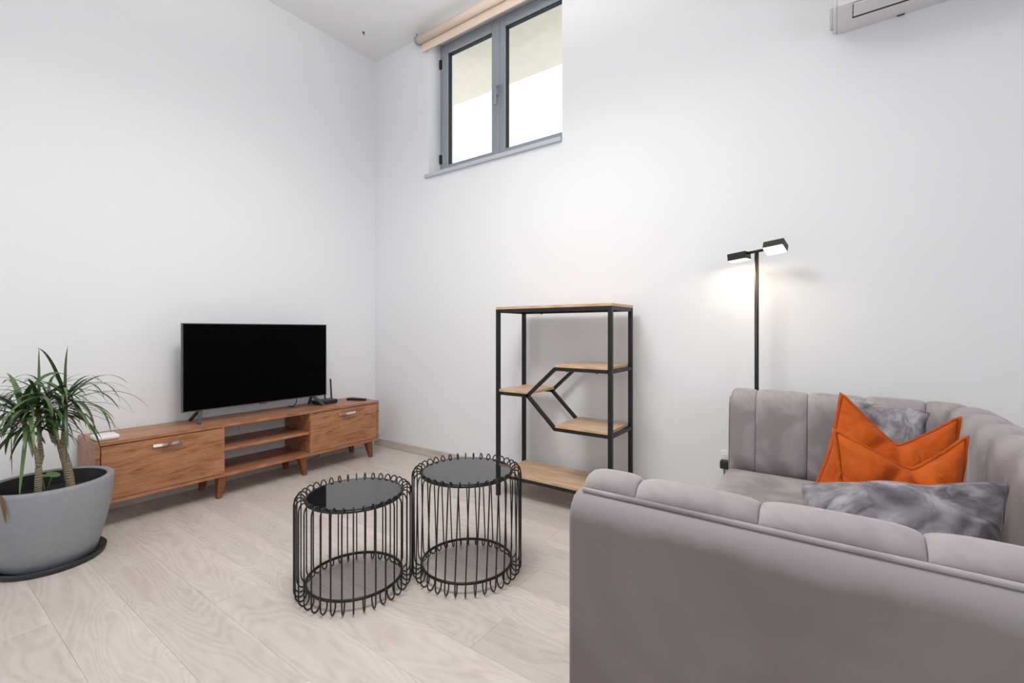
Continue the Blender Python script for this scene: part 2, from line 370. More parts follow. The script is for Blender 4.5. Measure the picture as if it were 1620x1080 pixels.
# ---------------------------------------------------------------- high window
win = bpy.data.objects.new('window_1', None); COL.objects.link(win)
FY0, FY1 = Y0+0.135, Y0+0.195      # frame depth range
win.location = ((WX0+WX1)/2, FY0, WZ0); WO[win] = Vector(win.location); win['kind'] = 'structure'
fw = 0.045; mid = (WX0+WX1)/2; WX1 += 0.085
b = bmesh.new()
box(WX0, WX0+fw, FY0, FY1, WZ0, WZ1, 0.003, 1, b); box(WX1-fw, WX1, FY0, FY1, WZ0, WZ1, 0.003, 1, b)
box(WX0+fw, WX1-fw, FY0, FY1, WZ0, WZ0+fw, 0.003, 1, b); box(WX0+fw, WX1-fw, FY0, FY1, WZ1-fw, WZ1, 0.003, 1, b)
obj('window_frame', b, 'alu', win)
def sash(xa, xb):
    sw = 0.062; ya, yb = FY0-0.015, FY1-0.01; za, zb = WZ0+fw-0.012, WZ1-fw+0.012
    b = bmesh.new()
    box(xa, xa+sw, ya, yb, za, zb, 0.004, 1, b); box(xb-sw, xb, ya, yb, za, zb, 0.004, 1, b)
    box(xa+sw, xb-sw, ya, yb, za, za+sw, 0.004, 1, b); box(xa+sw, xb-sw, ya, yb, zb-sw, zb, 0.004, 1, b)
    s = obj('sash', b, 'alu', win)
    g = 0.005; xi, xj, zi, zj = xa+sw, xb-sw, za+sw, zb-sw
    b = bmesh.new(); yg0, yg1 = ya+0.018, yb-0.012
    box(xi, xi+g, yg0, yg1, zi, zj, bm=b); box(xj-g, xj, yg0, yg1, zi, zj, bm=b)
    box(xi+g, xj-g, yg0, yg1, zi, zi+g, bm=b); box(xi+g, xj-g, yg0, yg1, zj-g, zj, bm=b)
    obj('gasket', b, 'dark_gap', s)
    obj('pane', box(xi, xj, (yg0+yg1)/2, (yg0+yg1)/2+0.006, zi, zj), 'glass', s)
    return s
sA = sash(WX0+fw-0.012, mid-0.002); sB = sash(mid+0.002, WX1-fw+0.012)
obj('astragal', box(mid-0.016, mid+0.016, FY0-0.021, FY0-0.014, WZ0+0.05, WZ1-0.05, 0.002, 1), 'alu', win)
for z in (2.47, 3.28): obj('hinge', box(WX0+0.004, WX0+0.026, FY0-0.020, FY0-0.001, z, z+0.075, 0.003, 1), 'dark_gap', win)
hz = 2.90
h = obj('handle', box(mid-0.013, mid+0.013, FY0-0.045, FY0-0.021, hz-0.04, hz+0.045, 0.004, 2), 'alu', win)
obj('lever', box(mid-0.011, mid+0.011, FY0-0.064, FY0-0.046, hz-0.12, hz+0.020, 0.005, 2), 'alu', h)
obj('spindle', tube([(mid, FY0-0.055, hz+0.02), (mid+0.06, FY0-0.05, hz+0.03)], 0.007, 8), 'alu', h)
o = struct('trim_1', box(WX0-0.035, WX1-0.087, Y0-0.022, FY0+0.02, WZ0-0.030, WZ0, 0.003, 2), 'sill')

# eave of the building outside the window
o = obj('roof_eave', box(-6.5, 4.0, Y0+T+0.001, 3.69, 3.50, 3.66, 0.01, 1), 'eave')
tag(o, 'beige rendered roof overhang seen through the upper window panes', 'eave')

# ---------------------------------------------------------------- roller blind
bx0, bx1, by, bz = -2.83, -1.44, 2.625, 3.452
rb = thing('roller_blind', ((bx0+bx1)/2, by, bz-0.09), 'rolled up beige fabric roller blind above the grey window', 'blind')
obj('roll', tube([(bx0+0.012, by, bz), (bx1-0.012, by, bz)], 0.031, 24), 'blind', rb, True)
b = bmesh.new()
box(bx0+0.02, bx1-0.02, by+0.0285, by+0.0315, bz-0.072, bz+0.002, bm=b)
obj('hanging_fabric', b, 'blind', rb)
obj('bottom_bar', box(bx0+0.018, bx1-0.018, by+0.024, by+0.036, bz-0.088, bz-0.070, 0.004, 2), 'blind', rb)
for xa in (bx0, bx1-0.004):
    obj('bracket', box(xa, xa+0.004, by-0.020, Y0, bz-0.018, bz+0.052, 0.0015, 1), 'alu', rb)
    obj('end_cap', tube([(xa-0.006, by, bz), (xa+0.011, by, bz)], 0.036, 20), 'alu', rb, True)
p = at_z(575, 51, ZC)
hk = thing('ceiling_hook', p, 'tiny dark hook in the white ceiling near the corner', 'hook')
obj('plate', tube([(p.x, p.y, ZC), (p.x, p.y, ZC-0.004)], 0.010, 12), 'tv_foot', hk)
obj('hook', tube([(p.x, p.y, ZC-0.003), (p.x, p.y, ZC-0.016), (p.x+0.006, p.y, ZC-0.024), (p.x+0.012, p.y, ZC-0.018)], 0.003, 6), 'tv_foot', hk)

# added drum pendant, out of view, open below and above, put in for light
CLX, CLY, CLZ = -1.25, 0.95, 2.62
cl = thing('added_pendant_lamp', (CLX, CLY, CLZ), 'unseen white drum pendant added to light the room', 'lamp')
obj('added_lamp_shade', lathe([(0.45, CLZ), (0.453, CLZ), (0.453, CLZ+0.24), (0.45, CLZ+0.24), (0.45, CLZ)], (CLX, CLY, 0), 64, False), 'white_plastic', cl, True)
obj('diffuser', lathe([(0.0001, CLZ+0.11), (0.448, CLZ+0.11), (0.448, CLZ+0.13), (0.0001, CLZ+0.13)], (CLX, CLY, 0), 64, False), 'added_pendant_diffuser', cl)
obj('cord', tube([(CLX, CLY, CLZ+0.13), (CLX, CLY, ZC-0.02)], 0.004, 8), 'white_plastic', cl, True)
obj('added_ceiling_rose', lathe([(0.0001, ZC-0.025), (0.045, ZC-0.025), (0.05, ZC-0.02), (0.05, ZC), (0.0001, ZC)], (CLX, CLY, 0), 32, False), 'white_plastic', cl, True)
for nm, e_, dz, rx in (('added_down_light', ADDED_DOWN, 0.02, 0), ('added_up_light', ADDED_UP, 0.22, PI)):  # downward and upward area lights that come with the added pendant
    l = bpy.data.lights.new(nm, 'AREA'); l.shape = 'DISK'; l.size = 0.86; l.energy = e_; l.color = (1.0, 0.975, 0.95)
    lo = bpy.data.objects.new(nm, l); COL.objects.link(lo); lo.parent = cl; lo.location = (0, 0, dz); lo.rotation_euler = (rx, 0, 0)

# ================================================================ SOFA (faces the left wall)
SX0, SX1, SY0, SY1 = -0.42, 0.475, 0.772, 2.487
RO = 0.20
L1 = (SX1-RO) - SX0; LA = RO*PI/2; L2 = (SY1-RO) - (SY0+RO); LT = 2*L1 + 2*LA + L2
def spath(s):
    """outer outline of the sofa: point and inward normal"""
    if s <= L1: return Vector((SX0+s, SY0, 0)), Vector((0, 1, 0))
    s -= L1
    if s <= LA:
        a = -PI/2 + s/RO; c = Vector((SX1-RO, SY0+RO, 0)); d = Vector((math.cos(a), math.sin(a), 0)); return c + d*RO, -d
    s -= LA
    if s <= L2: return Vector((SX1, SY0+RO+s, 0)), Vector((-1, 0, 0))
    s -= L2
    if s <= LA:
        a = s/RO; c = Vector((SX1-RO, SY1-RO, 0)); d = Vector((math.cos(a), math.sin(a), 0)); return c + d*RO, -d
    s -= LA
    return Vector((SX1-RO-s, SY1, 0)), Vector((0, -1, 0))
ZB, ZT = 0.12, 0.738
def backness(s):
    e = min(s, LT-s); q = max(0.0, min(1.0, (e-L1+0.05)/(LA+0.05))); return q*q*(3-2*q)
sofa = thing('sofa', ((SX0+SX1)/2, (SY0+SY1)/2, 0), 'grey velvet sofa with vertical channel tufting and high arms', 'sofa')
def sweep(prof, ss, closed_prof=True, capends=True):
    bm = bmesh.new(); rings = []
    for s in ss:
        p, n = spath(s); rings.append([bm.verts.new(p + n*d + Vector((0, 0, z))) for d, z in prof])
    m = len(prof)
    for i in range(len(rings)-1):
        for j in range(m if closed_prof else m-1):
            bm.faces.new((rings[i][j], rings[i][(j+1) % m], rings[i+1][(j+1) % m], rings[i+1][j]))
    if capends and closed_prof: bm.faces.new(rings[0][::-1]); bm.faces.new(rings[-1])
    return bm
ss = [LT*i/160 for i in range(161)]
# outer upholstered shell with softly rounded upper edge and rounded front ends
shell = [(0.004, ZB), (0.0, ZB+0.012), (0.0, ZT-0.046), (0.002, ZT-0.030), (0.008, ZT-0.016), (0.018, ZT-0.005), (0.032, ZT), (0.085, ZT), (0.10, ZT-0.03), (0.112, ZT-0.2), (0.125, ZB+0.01), (0.120, ZB)]
b = bmesh.new(); rings = []
def endround(s):
    e = min(s, LT-s); return 0.010*(1-min(1, e/0.012))**2
s2 = sorted(set([0, 0.002, 0.005, 0.009, 0.013, LT-0.013, LT-0.009, LT-0.005, LT-0.002, LT] + ss[1:-1]))
for s in s2:
    p, n = spath(s); e = endround(s)
    rings.append([b.verts.new(p + n*(d + (e if d < 0.06 else -e)) + Vector((0, 0, z - (e if z > 0.6 else 0) + (0.018*backness(s) if z > 0.6 else 0)))) for d, z in shell])
m_ = len(shell)
for i in range(len(rings)-1):
    for j in range(m_): b.faces.new((rings[i][j], rings[i][(j+1) % m_], rings[i+1][(j+1) % m_], rings[i+1][j]))
b.faces.new(rings[0][::-1]); b.faces.new(rings[-1])
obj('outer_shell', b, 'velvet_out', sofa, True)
pts = [spath(s)[0] + spath(s)[1]*0.030 + Vector((0, 0, ZT+0.003+0.018*backness(s))) for s in [0.02] + ss[1:-1] + [LT-0.02]]
obj('piping', tube(pts, 0.0050, 8), 'velvet', sofa, True)
# padded channels
half = [0.012, 0.12, 0.32, 0.52, 0.715, 0.91, 1.10, 1.285, 1.465]
sc = LT/2/1.665
half = [h_*1.0 if h_ < 0.6 else 0.52 + (h_-0.52)*((LT/2-0.52)/(1.65-0.52)) for h_ in half]
seams = half + [LT/2] + [LT-h_ for h_ in half[::-1]]
prof = [(0.037, ZT-0.006), (0.035, ZT+0.005), (0.037, ZT+0.014), (0.044, ZT+0.024), (0.056, ZT+0.031), (0.072, ZT+0.033), (0.092, ZT+0.029), (0.112, ZT+0.016),
        (0.127, ZT-0.006), (0.136, ZT-0.035), (0.141, ZT-0.08), (0.146, ZT-0.16), (0.152, ZT-0.25), (0.158, ZT-0.33), (0.12, ZT-0.36)]
def chan(sa, sb, idx):
    bm = bmesh.new(); n = 16; rows = []
    first = idx == 0; last = idx == len(seams)-2
    for i in range(n+1):
        q = i/n; q2 = 0.5-0.5*math.cos(PI*q); s = sa + (sb-sa)*q2
        e = max(0.0, 1 - abs(2*q2-1)**4.0)**0.5
        end = 0.0
        if first and q2 < 0.5: end = 1.0
        if last and q2 > 0.5: end = 1.0
        p, nn = spath(s); r = []
        for k, (d, z) in enumerate(prof):
            a = prof[max(k-1, 0)]; c = prof[min(k+1, len(prof)-1)]
            t = Vector((c[0]-a[0], c[1]-a[1])).normalized(); nrm = Vector((-t[1], t[0]))      # outward of the pad
            w = 0.0 if k in (0, len(prof)-1) else 1.0
            if k == 1: w = 0.35
            depth = (0.011 + 0.019*backness(s)) if not end else 0.026
            off = (e-1)*depth + 0.003
            w2 = w
            dd = d + nrm[0]*off*w2; zz = z + nrm[1]*off*w2
            bk = backness(s)
            if z > ZT: zz -= (z-ZT)*0.62*bk
            if z > 0.6: zz += 0.018*bk
            wr = noise.noise(Vector((s*9+idx*3.1, k*0.7, idx)))*0.0018*w
            r.append(bm.verts.new(p + nn*(dd+wr) + Vector((0, 0, zz+wr))))
        rows.append(r)
    for i in range(n):
        for k in range(len(prof)-1): bm.faces.new((rows[i][k], rows[i+1][k], rows[i+1][k+1], rows[i][k+1]))
    bm.faces.new(rows[0]); bm.faces.new(rows[-1][::-1])
    o = obj('channel_pad', bm, 'velvet', sofa, True)
for i in range(len(seams)-1): chan(seams[i], seams[i+1], i)
# base, seat cushions and legs
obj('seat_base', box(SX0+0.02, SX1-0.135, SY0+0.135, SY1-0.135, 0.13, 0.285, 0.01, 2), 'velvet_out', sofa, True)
ym = (SY0+SY1)/2
for ya, yb in ((SY0+0.165, ym-0.003), (ym+0.003, SY1-0.165)):
    obj('seat_cushion', box(SX0+0.005, SX1-0.165, ya, yb, 0.286, 0.415, 0.03, 4), 'velvet', sofa, True)
for x in (SX0+0.07, SX1-0.10):
    for yv in (SY0+0.08, SY1-0.08):
        obj('leg', tube([(x, yv, 0), (x, yv, 0.125)], [0.012, 0.02], 12), 'black_metal', sofa, True)

# ---------------------------------------------------------------- cushions
def cushion(name, TL, TR, BL, BR, thick, mat, label, dip=0.0, fold=0.0, ears=0.03, flange=None, seed=0, wr=0.004, bow=0.02, wscale=6.0, du0=0.5, wavy=0.004):
    TL, TR, BL, BR = map(Vector, (TL, TR, BL, BR)); n = 44
    nrm = ((BR-BL).cross(TL-BL)).normalized()          # towards the viewer
    if nrm.dot(CP-(TL+BR)/2) < 0: nrm = -nrm
    up = ((TL+TR)-(BL+BR)).normalized(); rt = ((TR+BR)-(TL+BL)).normalized()
    c = (TL+TR+BL+BR)/4
    root = thing(name, ((BL+BR)/2), label, 'cushion')
    def base(u, v):
        p = (BL*(1-u)+BR*u)*(1-v) + (TL*(1-u)+TR*u)*v
        p = p - up*(dip*(1-abs((u-du0)/(du0 if u < du0 else 1-du0))**1.2)*max(v, 0.0)**1.6)   # chopped top edge sags in the middle
        p = p + up*(bow*4*u*(1-u)*(1-v)) * 0.5 + up*wavy*noise.noise(Vector((u*4.5+seed*3.3, v*2, 0.3)))*4*u*(1-u) + rt*wavy*noise.noise(Vector((seed, v*4, u*2)))*4*v*(1-v)
        p = p + rt*((1 if u < 0.5 else -1)*bow*4*v*(1-v)*abs(2*u-1))
        return p
    def th(u, v, side):
        e = (max(0, 4*u*(1-u))*max(0, 4*v*(1-v)))**0.42
        t = thick/2*e
        q = Vector((u*wscale+seed*7, v*wscale, side*3.0))
        t += wr*noise.fractal(q, 1.0, 2.0, 3)*min(1, e*1.6)
        if fold:
            for k, (ua, sl, amp, wd) in enumerate(((du0, 0.10, 1.0, 0.05), (du0-0.07, -0.75, 0.8, 0.04), (du0+0.06, 0.70, 1.1, 0.045))):
                du = u - (ua + sl*(1-v)); t -= fold*amp*math.exp(-(du/wd)**2)*v**1.3*min(1, e*1.4)
                t += 0.5*fold*amp*math.exp(-((du-0.13*(1 if sl >= 0 else -1))/0.09)**2)*v**1.2*min(1, e*1.3)
        return max(t, 0.002)
    bm = bmesh.new(); G = {}
    for side in (1, -1):
        for i in range(n+1):
            for j in range(n+1):
                edge = i in (0, n) or j in (0, n)
                if edge and side == -1: G[(-1, i, j)] = G[(1, i, j)]; continue
                u = 0.5-0.5*math.cos(PI*i/n)*(0.6) - 0.2*(1-2*i/n); v = 0.5-0.5*math.cos(PI*j/n)*0.6 - 0.2*(1-2*j/n)
                p = base(u, v)
                if not edge: p = p + nrm*side*th(u, v, side)
                else: p = p + nrm*0.004*noise.noise(Vector((u*5+seed, v*5, 2)))
                G[(side, i, j)] = bm.verts.new(p)
        for i in range(n):
            for j in range(n): bm.faces.new((G[(side, i, j)], G[(side, i+1, j)], G[(side, i+1, j+1)], G[(side, i, j+1)]))
    obj('cover', bm, mat, root, True)
    # border flange or piping round the edge
    ring = []
    K = 26
    for k in range(K): ring.append((k/K, 1.0))
    for k in range(K): ring.append((1.0, 1-k/K))
    for k in range(K): ring.append((1-k/K, 0.0))
    for k in range(K): ring.append((0.0, k/K))
    if flange:
        bm = bmesh.new(); rr = []
        for (u, v) in ring:
            p = base(u, v)
            d = Vector((0, 0, 0))
            if u in (0.0, 1.0): d += rt*(1 if u == 1 else -1)
            if v in (0.0, 1.0): d += up*(1 if v == 1 else -1)
            d.normalize(); w = flange*(1.25 if (u in (0.0, 1.0) and v in (0.0, 1.0)) else 1.0)
            wv = nrm*0.004*noise.noise(Vector((u*9+seed, v*9, 5)))
            pi_ = p - d*0.004
            rr.append([bm.verts.new(pi_+nrm*0.004), bm.verts.new(p+d*w+nrm*0.0022+wv), bm.verts.new(p+d*w-nrm*0.0022+wv), bm.verts.new(pi_-nrm*0.004)])
        m = len(rr)
        for i in range(m):
            A, B = rr[i], rr[(i+1) % m]
            for j in range(4): bm.faces.new((A[j], A[(j+1) % 4], B[(j+1) % 4], B[j]))
        obj('flange', bm, mat, root, True)
        pts = [base(0.5+(u-0.5)*0.985, 0.5+(v-0.5)*0.985) + nrm*0.006 for u, v in ring]
        obj('seam', tube(pts, 0.0022, 6, True), 'orange_edge', root, True)
    else:
        obj('edge_seam', tube([base(u, v) for u, v in ring], 0.0032, 6, True), mat, root, True)
    return root

SEAT = 0.425
cushion('velvet_cushion', (0.03, 2.235, 0.778), (0.275, 2.20, 0.752), (-0.02, 2.08, SEAT), (0.27, 2.07, SEAT), 0.15, 'velvet_pillow',
        'grey velvet cushion behind the orange cushions, leaning on the far sofa arm', seed=1, wr=0.022, wscale=4, bow=0.03, wavy=0.012)
cushion('orange_cushion', (0.016, 1.73, 0.852), (0.275, 1.735, 0.808), (-0.110, 1.60, SEAT), (0.272, 1.62, SEAT), 0.165, 'orange',
        'taller orange cushion with pointed corner, behind the other orange cushion', dip=0.115, fold=0.018, flange=0.008, seed=2, wr=0.006, du0=0.56)
cushion('orange_cushion', (-0.002, 1.51, 0.778), (0.265, 1.585, 0.782), (-0.012, 1.40, SEAT), (0.255, 1.45, SEAT), 0.15, 'orange',
        'front orange cushion with V-shaped dent, right behind a grey cushion', dip=0.090, fold=0.020, flange=0.008, seed=5, wr=0.007, du0=0.60)
cushion('velvet_cushion', (-0.066, 1.285, 0.682), (0.288, 1.345, 0.737), (-0.085, 1.10, SEAT), (0.265, 1.16, SEAT), 0.15, 'velvet_pillow',
        'grey velvet cushion in front of the orange cushions, nearest the near sofa arm', seed=9, wr=0.020, wscale=4.0, bow=0.022, wavy=0.010)

# ================================================================ TV STAND
TX0, TX1, TY0, TY1, TZ0, TZ1 = -3.448, -3.10, 0.665, 2.445, 0.140, 0.466
st = thing('tv_stand', ((TX0+TX1)/2, (TY0+TY1)/2, 0), 'long low walnut media console with two doors and open shelves', 'tv stand')
tk = 0.018
obj('top_board', box(TX0, TX1, TY0, TY1, TZ1-tk, TZ1, 0.001, 1), 'walnut', st)
obj('bottom_board', box(TX0, TX1, TY0, TY1, TZ0, TZ0+tk, 0.001, 1), 'walnut', st)
D1, D2 = 1.272, 1.838
for ya in (TY0, TY1-tk): obj('side_panel', box(TX0, TX1, ya, ya+tk, TZ0+tk, TZ1-tk, 0.0008, 1), 'walnut', st)
for ya in (D1-tk, D2): obj('divider', box(TX0, TX1-0.002, ya, ya+tk, TZ0+tk, TZ1-tk, 0.0008, 1), 'walnut', st)
obj('shelf', box(TX0+0.01, TX1-0.012, D1, D2, 0.296, 0.296+tk, 0.0008, 1), 'walnut', st)
for ya, yb in ((TY0+tk, D1-tk), (D2+tk, TY1-tk)):
    obj('back_panel', box(TX0, TX0+0.004, ya, yb, TZ0+tk, TZ1-tk), 'walnut', st)
def door(ya, yb, hy0, hy1):
    d = obj('door', box(TX1-0.018, TX1, ya, yb, TZ0+tk+0.003, TZ1-tk-0.005, 0.0012, 1), 'walnut', st)
    zc = 0.408
    b = bmesh.new(); n = 16
    pts = []
    for i in range(n+1):
        q = i/n; pts.append((TX1+0.012+0.012*math.sin(PI*q), hy0+(hy1-hy0)*q))
    rows = []
    for (px_, py_) in pts:
        rows.append([b.verts.new((px_-0.004, py_, zc-0.008)), b.verts.new((px_+0.004, py_, zc-0.008)), b.verts.new((px_+0.004, py_, zc+0.008)), b.verts.new((px_-0.004, py_, zc+0.008))])
    for i in range(n):
        for j in range(4): b.faces.new((rows[i][j], rows[i][(j+1) % 4], rows[i+1][(j+1) % 4], rows[i+1][j]))
    b.faces.new(rows[0][::-1]); b.faces.new(rows[-1])
    hd = obj('handle', b, 'chrome', d)
    for yy in (hy0+0.008, hy1-0.008): obj('handle_post', box(TX1-0.001, TX1+0.014, yy-0.006, yy+0.006, zc-0.006, zc+0.006, 0.001, 1), 'chrome', hd)
yA0 = at_x(241, 703, TX1).y; yA1 = at_x(290, 697, TX1).y; yB0 = at_x(535, 655, TX1).y; yB1 = at_x(561, 651, TX1).y
door(TY0+tk+0.004, D1+0.0, yA0, yA1); door(D2+0.004, TY1-tk-0.004, yB0, yB1)
def stand_leg(x, y, sx, sy):
    b = bmesh.new(); r0 = 0.026; r1 = 0.013; rows = []
    for z, r, k in ((TZ0, r0, 0), (0.0, r1, 1)):
        cx, cy = x + sx*0.020*k, y + sy*0.020*k
        rows.append([b.verts.new((cx-r, cy-r, z)), b.verts.new((cx+r, cy-r, z)), b.verts.new((cx+r, cy+r, z)), b.verts.new((cx-r, cy+r, z))])
    b.faces.new(rows[0]); b.faces.new(rows[1][::-1])
    for j in range(4): b.faces.new((rows[0][j], rows[1][j], rows[1][(j+1) % 4], rows[0][(j+1) % 4]))
    obj('leg', b, 'walnut_edge', st)
for y_, sy in ((0.715, -1), (1.275, -1), (1.80, 1), (2.375, 1)):
    stand_leg(TX1-(0.055 if y_ > 1 else 0.12), y_, 0.6, sy); stand_leg(TX0+0.055, y_, -0.3, sy)

# ---------------------------------------------------------------- TV
tvx = -3.25
TA, TB, TZa, TZb = 1.097, 2.062, 0.545, 1.094
tv = thing('television', (tvx, (TA+TB)/2, TZ1), 'large black flat screen television on the walnut console', 'television')
obj('back_housing', box(tvx-0.062, tvx-0.020, TA+0.05, TB-0.05, TZa+0.03, TZb-0.12, 0.015, 2), 'tv_body', tv)
b = bmesh.new(); e = 0.0055
box(tvx-0.026, tvx, TA, TA+e, TZa, TZb, 0.001, 1, b); box(tvx-0.026, tvx, TB-e, TB, TZa, TZb, 0.001, 1, b)
box(tvx-0.026, tvx, TA+e, TB-e, TZa, TZa+e, 0.001, 1, b); box(tvx-0.026, tvx, TA+e, TB-e, TZb-e, TZb, 0.001, 1, b)
obj('bezel', b, 'tv_edge', tv)
obj('screen', box(tvx-0.024, tvx-0.0015, TA+e, TB-e, TZa+e, TZb-e), 'tv_screen', tv)
obj('logo_tab', box(tvx-0.010, tvx+0.001, 1.555, 1.605, TZa-0.006, TZa+0.001, 0.001, 1), 'tv_foot', tv)
def tv_foot(apex, front, back):
    b = bmesh.new(); top = at_x(apex[0], apex[1], tvx-0.02); top.z = TZa+0.006
    for q in (front, back):
        tip = at_z(q[0], q[1], TZ1)
        tip.z += 0.004; ax = (tip-top).normalized(); sd = Vector((0, 1, 0)); sd = (sd-ax*sd.dot(ax)).normalized(); nn = ax.cross(sd)
        bb = obox((top+tip)/2, ax, sd, nn, (tip-top).length/2+0.003, 0.011, 0.006, 0.002, 1)
        me = bpy.data.meshes.new('t'); bb.to_mesh(me); bb.free(); b.from_mesh(me); bpy.data.meshes.remove(me)
    mn = min(v.co.z for v in b.verts); bmesh.ops.translate(b, verts=b.verts, vec=(0, 0, TZ1+0.0005-mn))
    obj('foot', b, 'tv_foot', tv)
tv_foot((317, 652), (315, 671.5), (301, 666)); tv_foot((493, 627), (512, 642), (489, 640))
obj('power_cable', tube([(tvx-0.05, 1.86, TZa+0.08), (tvx-0.065, 1.86, TZa), (tvx-0.075, 1.855, TZ1+0.03), (tvx-0.10, 1.85, TZ1+0.004), (TX0+0.02, 1.85, TZ1+0.004)], 0.003, 6), 'black_plastic', tv, True)

# ---------------------------------------------------------------- router, remote, white box
c = at_z(514, 636, TZ1)
c.x = -3.33
c.y = at_x(514, 636, c.x).y
rt = thing('wifi_router', (c.x, c.y, TZ1), 'black wireless router with upright antennas beside the television foot', 'router')
b = bmesh.new()
poly = [(-0.055, -0.085), (0.045, -0.085), (0.06, -0.05), (0.06, 0.05), (0.045, 0.085), (-0.055, 0.085)]
bb = prism([(c.x+x_, c.y+y_) for x_, y_ in poly], TZ1+0.003, TZ1+0.030)
bmesh.ops.bevel(bb, geom=bb.edges[:], offset=0.004, segments=2, profile=0.5, affect='EDGES')
body = obj('body', bb, 'black_plastic', rt)
for x_, y_ in ((-0.045, -0.07), (0.04, -0.06), (-0.045, 0.07), (0.04, 0.06)): obj('rubber_foot', tube([(c.x+x_, c.y+y_, TZ1), (c.x+x_, c.y+y_, TZ1+0.004)], 0.006, 8), 'dark_gap', rt)
for y_, ln, lean in ((0.088, 0.165, -0.010), (0.032, 0.13, -0.018)):
    a = obj('antenna', obox((c.x-0.045, c.y+y_+lean*0.5, TZ1+0.022+ln/2), (1, 0, 0), (0, 1, 0), (0, lean/ln, 1), 0.004, 0.0065, ln/2, 0.0025, 1), 'black_plastic', rt)
    obj('hinge', tube([(c.x-0.045, c.y+y_-lean*0.0-0.006, TZ1+0.024), (c.x-0.045, c.y+y_+0.006, TZ1+0.024)], 0.007, 8), 'black_plastic', a)
c = at_z(564, 633, TZ1)
rm = thing('remote_control', (c.x, c.y, TZ1), 'black remote control lying at the right end of the console', 'remote')
ax = at_z(577, 633.3, TZ1) - at_z(551, 632.5, TZ1); ax.z = 0; ax.normalize(); ay = Vector((-ax.y, ax.x, 0))
obj('body', obox(Vector((c.x, c.y, TZ1+0.009)), ax, ay, (0, 0, 1), 0.082, 0.019, 0.0085, 0.005, 2), 'black_plastic', rm)
for k in range(5):
    for q in (-1, 0, 1): obj('button', obox(Vector((c.x, c.y, TZ1+0.0182)) + ax*(-0.055+k*0.024) + ay*q*0.011, ax, ay, (0, 0, 1), 0.005, 0.0035, 0.001), 'dark_button', rm)
c = at_z(168, 691, TZ1)
c = Vector((-3.20, 0.0, TZ1)); c.y = at_x(168, 690, c.x).y
wb = thing('white_device', (c.x, c.y, TZ1), 'small flat white plastic box behind the plant leaves on the console', 'device')
obj('body', box(c.x-0.06, c.x+0.055, c.y-0.055, c.y+0.045, TZ1+0.002, TZ1+0.026, 0.009, 3), 'white_plastic', wb, True)
obj('base_plate', box(c.x-0.05, c.x+0.045, c.y-0.045, c.y+0.035, TZ1, TZ1+0.003), 'ac_side', wb)
# round wall socket seen through the open shelf
p = at_x(387, 676, X0)
so = thing('round_wall_socket', (X0, p.y, p.z-0.04), 'round white wall socket seen through the open console shelf', 'socket')
obj('cover', tube([(X0, p.y, p.z), (X0+0.010, p.y, p.z)], [0.042, 0.040], 24), 'white_plastic', so)
obj('insert', tube([(X0+0.010, p.y, p.z), (X0+0.012, p.y, p.z)], 0.022, 20), 'ac_side', so)
# loose cable under the console
pts = [(X0+0.03, 1.80, 0.11), (-3.36, 1.83, 0.075), (-3.28, 1.92, 0.06), (-3.26, 2.0, 0.075), (-3.30, 2.05, 0.12), (-3.30, 2.05, TZ0)]
obj('cable', tube(pts, 0.003, 6), 'black_plastic', st, True)

# ================================================================ WIRE TABLES
def wire_table(cpx, w, R, H, nrod, twist, label, phase):
    c = CP + (Fv + Rv*((cpx-810)/FPX))*w; c.z = 0
    t = thing('wire_side_table', c, label, 'side table', 'wire basket side tables')
    rr = 0.0030
    Ri = R - 0.042                                   # ring radius
    zr0, zr1 = 0.040, H-0.022                         # ring heights
    # one rod in its radial plane: hooks over the top ring and under the bottom ring
    prof = [(Ri+0.003, zr0)]
    for k in range(9):
        a = PI + (0.12+0.88*k/8)*PI
        prof.append(((Ri+R)/2 + (R-Ri)/2*math.cos(a), rr + 0.030 + 0.030*math.sin(a)))
    prof += [(R, H*0.33), (R, H*0.66)]
    for k in range(9):
        a = 0.80*k/8*PI
        prof.append((R - (R-Ri)*0.5*(1-math.cos(a)), H-rr-0.030 + 0.030*math.sin(a)))
    prof.append((Ri, zr1))
    pts = []
    for r, z in prof:
        a = twist*(z/H-0.5); pts.append((r*math.cos(a), r*math.sin(a), z))
    me = None
    for i in range(nrod):
        a = phase + 2*PI*i/nrod
        if me is None:
            o = obj('rod', tube(pts, rr, 6), 'wire', t, True, origin=Vector((0, 0, 0))); me = o.data
        else:
            o = bpy.data.objects.new('rod', me); COL.objects.link(o); o.parent = t
        o.location = (0, 0, 0); o.rotation_euler = (0, 0, a)
    for z, r in ((zr0, 0.0062), (zr1-0.004, 0.0055)):
        obj('ring', tube([(c.x+Ri*math.cos(2*PI*k/72), c.y+Ri*math.sin(2*PI*k/72), z) for k in range(72)], r, 8, True), 'wire', t, True)
    obj('rim', lathe([(Ri-0.007, zr1-0.002), (Ri+0.001, zr1-0.002), (Ri+0.001, zr1+0.006), (Ri-0.003, zr1+0.006), (Ri-0.003, zr1+0.001), (Ri-0.007, zr1+0.001)], c, 72, False), 'wire', t, True)
    obj('glass_top', lathe([(0.0001, zr1), (Ri-0.004, zr1), (Ri-0.004, zr1+0.004), (Ri-0.005, zr1+0.005), (0.0001, zr1+0.005)], c, 72, False), 'black_glass', t)
wire_table(562.0, 1.885, 0.230, 0.396, 36, 0.0, 'lower black wire basket side table with dark glass top, on the left', 0.05)
wire_table(739.0, 2.010, 0.238, 0.452, 36, 0.07, 'taller black wire basket side table with dark glass top, on the right', 0.02)

